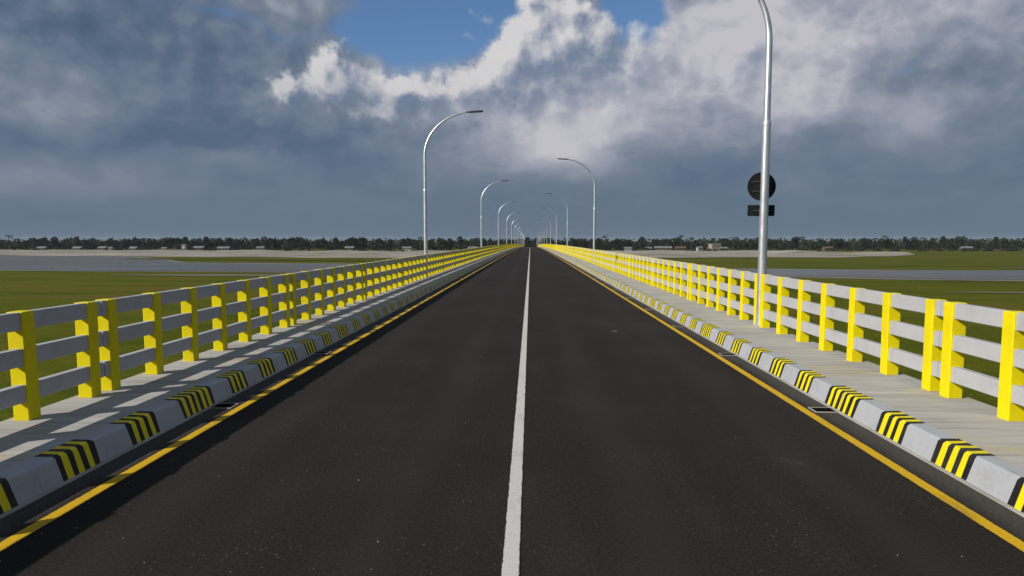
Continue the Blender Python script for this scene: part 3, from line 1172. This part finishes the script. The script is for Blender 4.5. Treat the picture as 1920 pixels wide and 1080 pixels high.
# ------------------------------------------------------------------ houses under the trees
def house(x, y, w_, d, h, wall, roof, label, storeys=1, flat=False, rz=0.0):
    e = empty('village_house', (x, y, GROUND + 0.25), (0, 0, rz))
    m = MB(); m.box(-w_ / 2, w_ / 2, -d / 2, d / 2, -0.5, h); m.build('wall', wall, e)
    m = MB()
    if flat:
        m.box(-w_ / 2 - 0.3, w_ / 2 + 0.3, -d / 2 - 0.3, d / 2 + 0.3, h + 0.002, h + 0.35)
        m.box(-w_ / 2 - 0.2, w_ / 2 + 0.2, -d / 2 - 0.2, -d / 2, h + 0.352, h + 1.0)
    else:
        o_ = 0.6; rh = d * 0.28; t = 0.09
        for s in (-1, 1):
            m.quad([(-w_ / 2 - o_, s * (d / 2 + o_), h - 0.15), (w_ / 2 + o_, s * (d / 2 + o_), h - 0.15), (w_ / 2 + o_, 0, h + rh), (-w_ / 2 - o_, 0, h + rh)])
            m.quad([(-w_ / 2 - o_, s * (d / 2 + o_), h - 0.15 + t), (w_ / 2 + o_, s * (d / 2 + o_), h - 0.15 + t), (w_ / 2 + o_, 0, h + rh + t), (-w_ / 2 - o_, 0, h + rh + t)])
        for s in (-1, 1):
            m.quad([(s * w_ / 2, -d / 2, h), (s * w_ / 2, d / 2, h), (s * w_ / 2, 0, h + rh)])
    m.build('roof', roof, e)
    m = MB(); m.box(-0.5, 0.5, -d / 2 - 0.05, -d / 2 + 0.05, -0.4, 2.0); m.build('door', M['wall_mud'], e)
    for st in range(storeys):
        for fx in ([-0.32, 0.32] if st == 0 else [-0.32, 0.0, 0.32]):
            m = MB(); m.box(fx * w_ - 0.6, fx * w_ + 0.6, -d / 2 - 0.04, -d / 2 + 0.05, 1.0 + st * 3.1, 2.1 + st * 3.1); m.build('window', M['dark_glass'], e)
    tag(e, label, 'house', 'village houses on the far bank')


def hx(px, y):
    return CAM.x + (px - VPX) / F_PX * y


HOUSES = [
    (1176, 705, 7, 5, 2.6, 'wall_white', 'tin', 'small pale hut closest to the bridge on the right bank', 1, False),
    (1214, 712, 6, 5, 2.6, 'wall_white', 'tin', 'small white hut left of the long blue-grey shed on right bank', 1, False),
    (1241, 716, 17, 6, 3.0, 'wall_mud', 'tin', 'long dark shed with grey tin roof on the right bank', 1, False),
    (1272, 715, 10, 6, 2.8, 'wall_mud', 'tin_rust', 'brown rusty roofed hut left of the white speck house, right bank', 1, False),
    (1308, 708, 5, 4.5, 3.4, 'wall_white', 'tin', 'bright white little house beside the cream two storey house', 1, False),
    (1336, 722, 10, 8, 7.0, 'wall_cream', 'wall_cream', 'cream two storey flat roofed house under the right bank trees', 2, True),
    (1352, 706, 8, 5, 2.8, 'wall_mud', 'tin', 'low hut right of the cream two storey house', 1, False),
    (1543, 712, 9, 6, 2.8, 'wall_mud', 'tin_rust', 'dark hut beside the sand heap on the right bank', 1, False),
    (1795, 735, 10, 6, 2.8, 'wall_mud', 'tin', 'grey roofed hut near the right end of the tree line', 1, False),
    (65, 705, 9, 6, 2.7, 'wall_mud', 'tin', 'grey roofed hut farthest left on the far bank', 1, False),
    (134, 705, 9, 6, 2.7, 'wall_mud', 'tin', 'low hut second from the left on the far bank', 1, False),
    (183, 712, 9, 6, 2.8, 'wall_mud', 'tin', 'wide hut just left of the small white house, left bank', 1, False),
    (198, 708, 4, 4, 2.9, 'wall_white', 'tin', 'small white house under the trees on the left bank', 1, False),
    (243, 706, 8, 6, 2.6, 'wall_mud', 'tin', 'low hut right of the small white house, left bank', 1, False),
    (301, 706, 5, 4, 2.6, 'wall_cream', 'tin', 'cream hut left of the slim white tower house, left bank', 1, False),
    (339, 708, 3.5, 4, 5.4, 'wall_white', 'tin', 'slim white two storey house on the left bank', 1, False),
    (368, 718, 10, 6, 3.0, 'wall_mud', 'tin', 'grey tin roofed hut right of the slim white house', 1, False),
    (415, 714, 12, 6, 2.6, 'wall_mud', 'tin', 'long low grey shed in the middle of left bank', 1, False),
    (485, 720, 7, 5, 3.0, 'wall_cream', 'tin', 'pale hut alone right of the long shed, left bank', 1, False),
    (655, 724, 9, 6, 2.8, 'wall_mud', 'tin', 'dark hut between the shed and first left lamp post', 1, False),
    (763, 722, 9, 5, 2.9, 'wall_white', 'tin', 'pale hut just left of the nearest left lamp post', 1, False),
    (886, 726, 9, 5, 2.9, 'wall_white', 'tin', 'pale hut left of the second left lamp post', 1, False),
]
for (px, y, w_, d, h, wa, ro, lb, st, fl) in HOUSES:
    house(hx(px, y), y, w_, d, h, M[wa], M[ro], lb, st, fl, rnd.uniform(-0.25, 0.25))

# ------------------------------------------------------------------ a dark car on the crest
yc = 330.0
e = empty('car', (2.3, yc, zr(yc)), (slope(yc), 0, 0))
m = MB(); m.cbox(-0.85, 0.85, -2.0, 2.0, 0.28, 0.92, 0.09); m.build('body', M['car_dark'], e)
m = MB()
lo = [(-0.80, -1.55, 0.90), (0.80, -1.55, 0.90), (0.80, 1.0, 0.90), (-0.80, 1.0, 0.90)]
hi = [(-0.64, -1.15, 1.48), (0.64, -1.15, 1.48), (0.64, 0.35, 1.48), (-0.64, 0.35, 1.48)]
m.quad(hi)
for i in range(4):
    m.quad([lo[i], lo[(i + 1) % 4], hi[(i + 1) % 4], hi[i]])
m.build('cabin', M['car_dark'], e)
m = MB(); m.quad([(-0.66, -1.49, 0.97), (0.66, -1.49, 0.97), (0.56, -1.205, 1.42), (-0.56, -1.205, 1.42)]); m.build('rear_window', M['dark_glass'], e)
for (sx_, sy_) in ((-1, -1), (1, -1), (-1, 1), (1, 1)):
    m = MB(); m.tube([(sx_ * 0.68, sy_ * 1.25, 0.31), (sx_ * 0.88, sy_ * 1.25, 0.31)], [0.31, 0.31], 14); m.build('wheel', M['tyre'], e)
for sx_ in (-1, 1):
    m = MB(); m.box(sx_ * 0.7 - 0.1, sx_ * 0.7 + 0.1, -2.02, -1.98, 0.62, 0.78); m.build('tail_lamp', M['red_lens'], e)
tag(e, 'tiny dark car on the road at the far crest', 'car')

# ------------------------------------------------------------------ grit and litter on the road
rg = random.Random(9)
b = MB()
for i in range(260):
    y = 2.6 + 16 * rg.random() ** 1.6
    x = rg.uniform(-3.2, 3.2) if rg.random() < 0.55 else rg.choice((-1, 1)) * rg.uniform(3.2, 3.68)
    if rg.random() < 0.5 and x > 0:
        x = -x
    s = rg.uniform(0.0025, 0.0065) * (1.5 if rg.random() < 0.06 else 1.0)
    z = zr(y)
    pts = [Vector((x + s * math.cos(a) * rg.uniform(.7, 1.2), y + s * math.sin(a) * rg.uniform(.7, 1.2), z - 0.001)) for a in (0, 1.26, 2.5, 3.77, 5.0)]
    top = Vector((x, y, z + s * 0.9))
    for q0, q1 in zip(pts, pts[1:] + pts[:1]):
        b.quad([q0, q1, top])
o = b.build('grit', M['stone'])
tag(o, 'pale loose grit scattered on the dark road', 'grit', kind='stuff')
b = MB()
lx, ly = 1.95, 14.8
pts = [(-0.08, 0, 0.012), (-0.04, -0.03, 0.02), (0.03, -0.035, 0.014), (0.085, 0.0, 0.022), (0.03, 0.035, 0.014), (-0.04, 0.03, 0.024)]
b.quad([(0, 0, 0.034), pts[0], pts[1]]); b.quad([(0, 0, 0.034), pts[1], pts[2]]); b.quad([(0, 0, 0.034), pts[2], pts[3]])
b.quad([(0, 0, 0.034), pts[3], pts[4]]); b.quad([(0, 0, 0.034), pts[4], pts[5]]); b.quad([(0, 0, 0.034), pts[5], pts[0]])
o = b.build('dry_leaf', M['litter'], None, loc=(lx, ly, zr(ly) - 0.008))
tag(o, 'single dry leaf lying on the right lane', 'leaf')

# ------------------------------------------------------------------ the air
b = MB(); b.box(-3700, 3700, -320, 4300, GROUND - 1.2, 14.0)
hm = bpy.data.materials.new('haze_air')
hm.use_nodes = True
hm.node_tree.nodes.clear()
H = NT(hm.node_tree)
pv = H.node('ShaderNodeVolumePrincipled')
pv.inputs['Color'].default_value = (0.86, 0.92, 1.0, 1)
pv.inputs['Density'].default_value = 0.00005
ho = H.node('ShaderNodeOutputMaterial')
hm.node_tree.links.new(pv.outputs[0], ho.inputs['Volume'])
tag(b.build('haze', hm), kind='stuff')
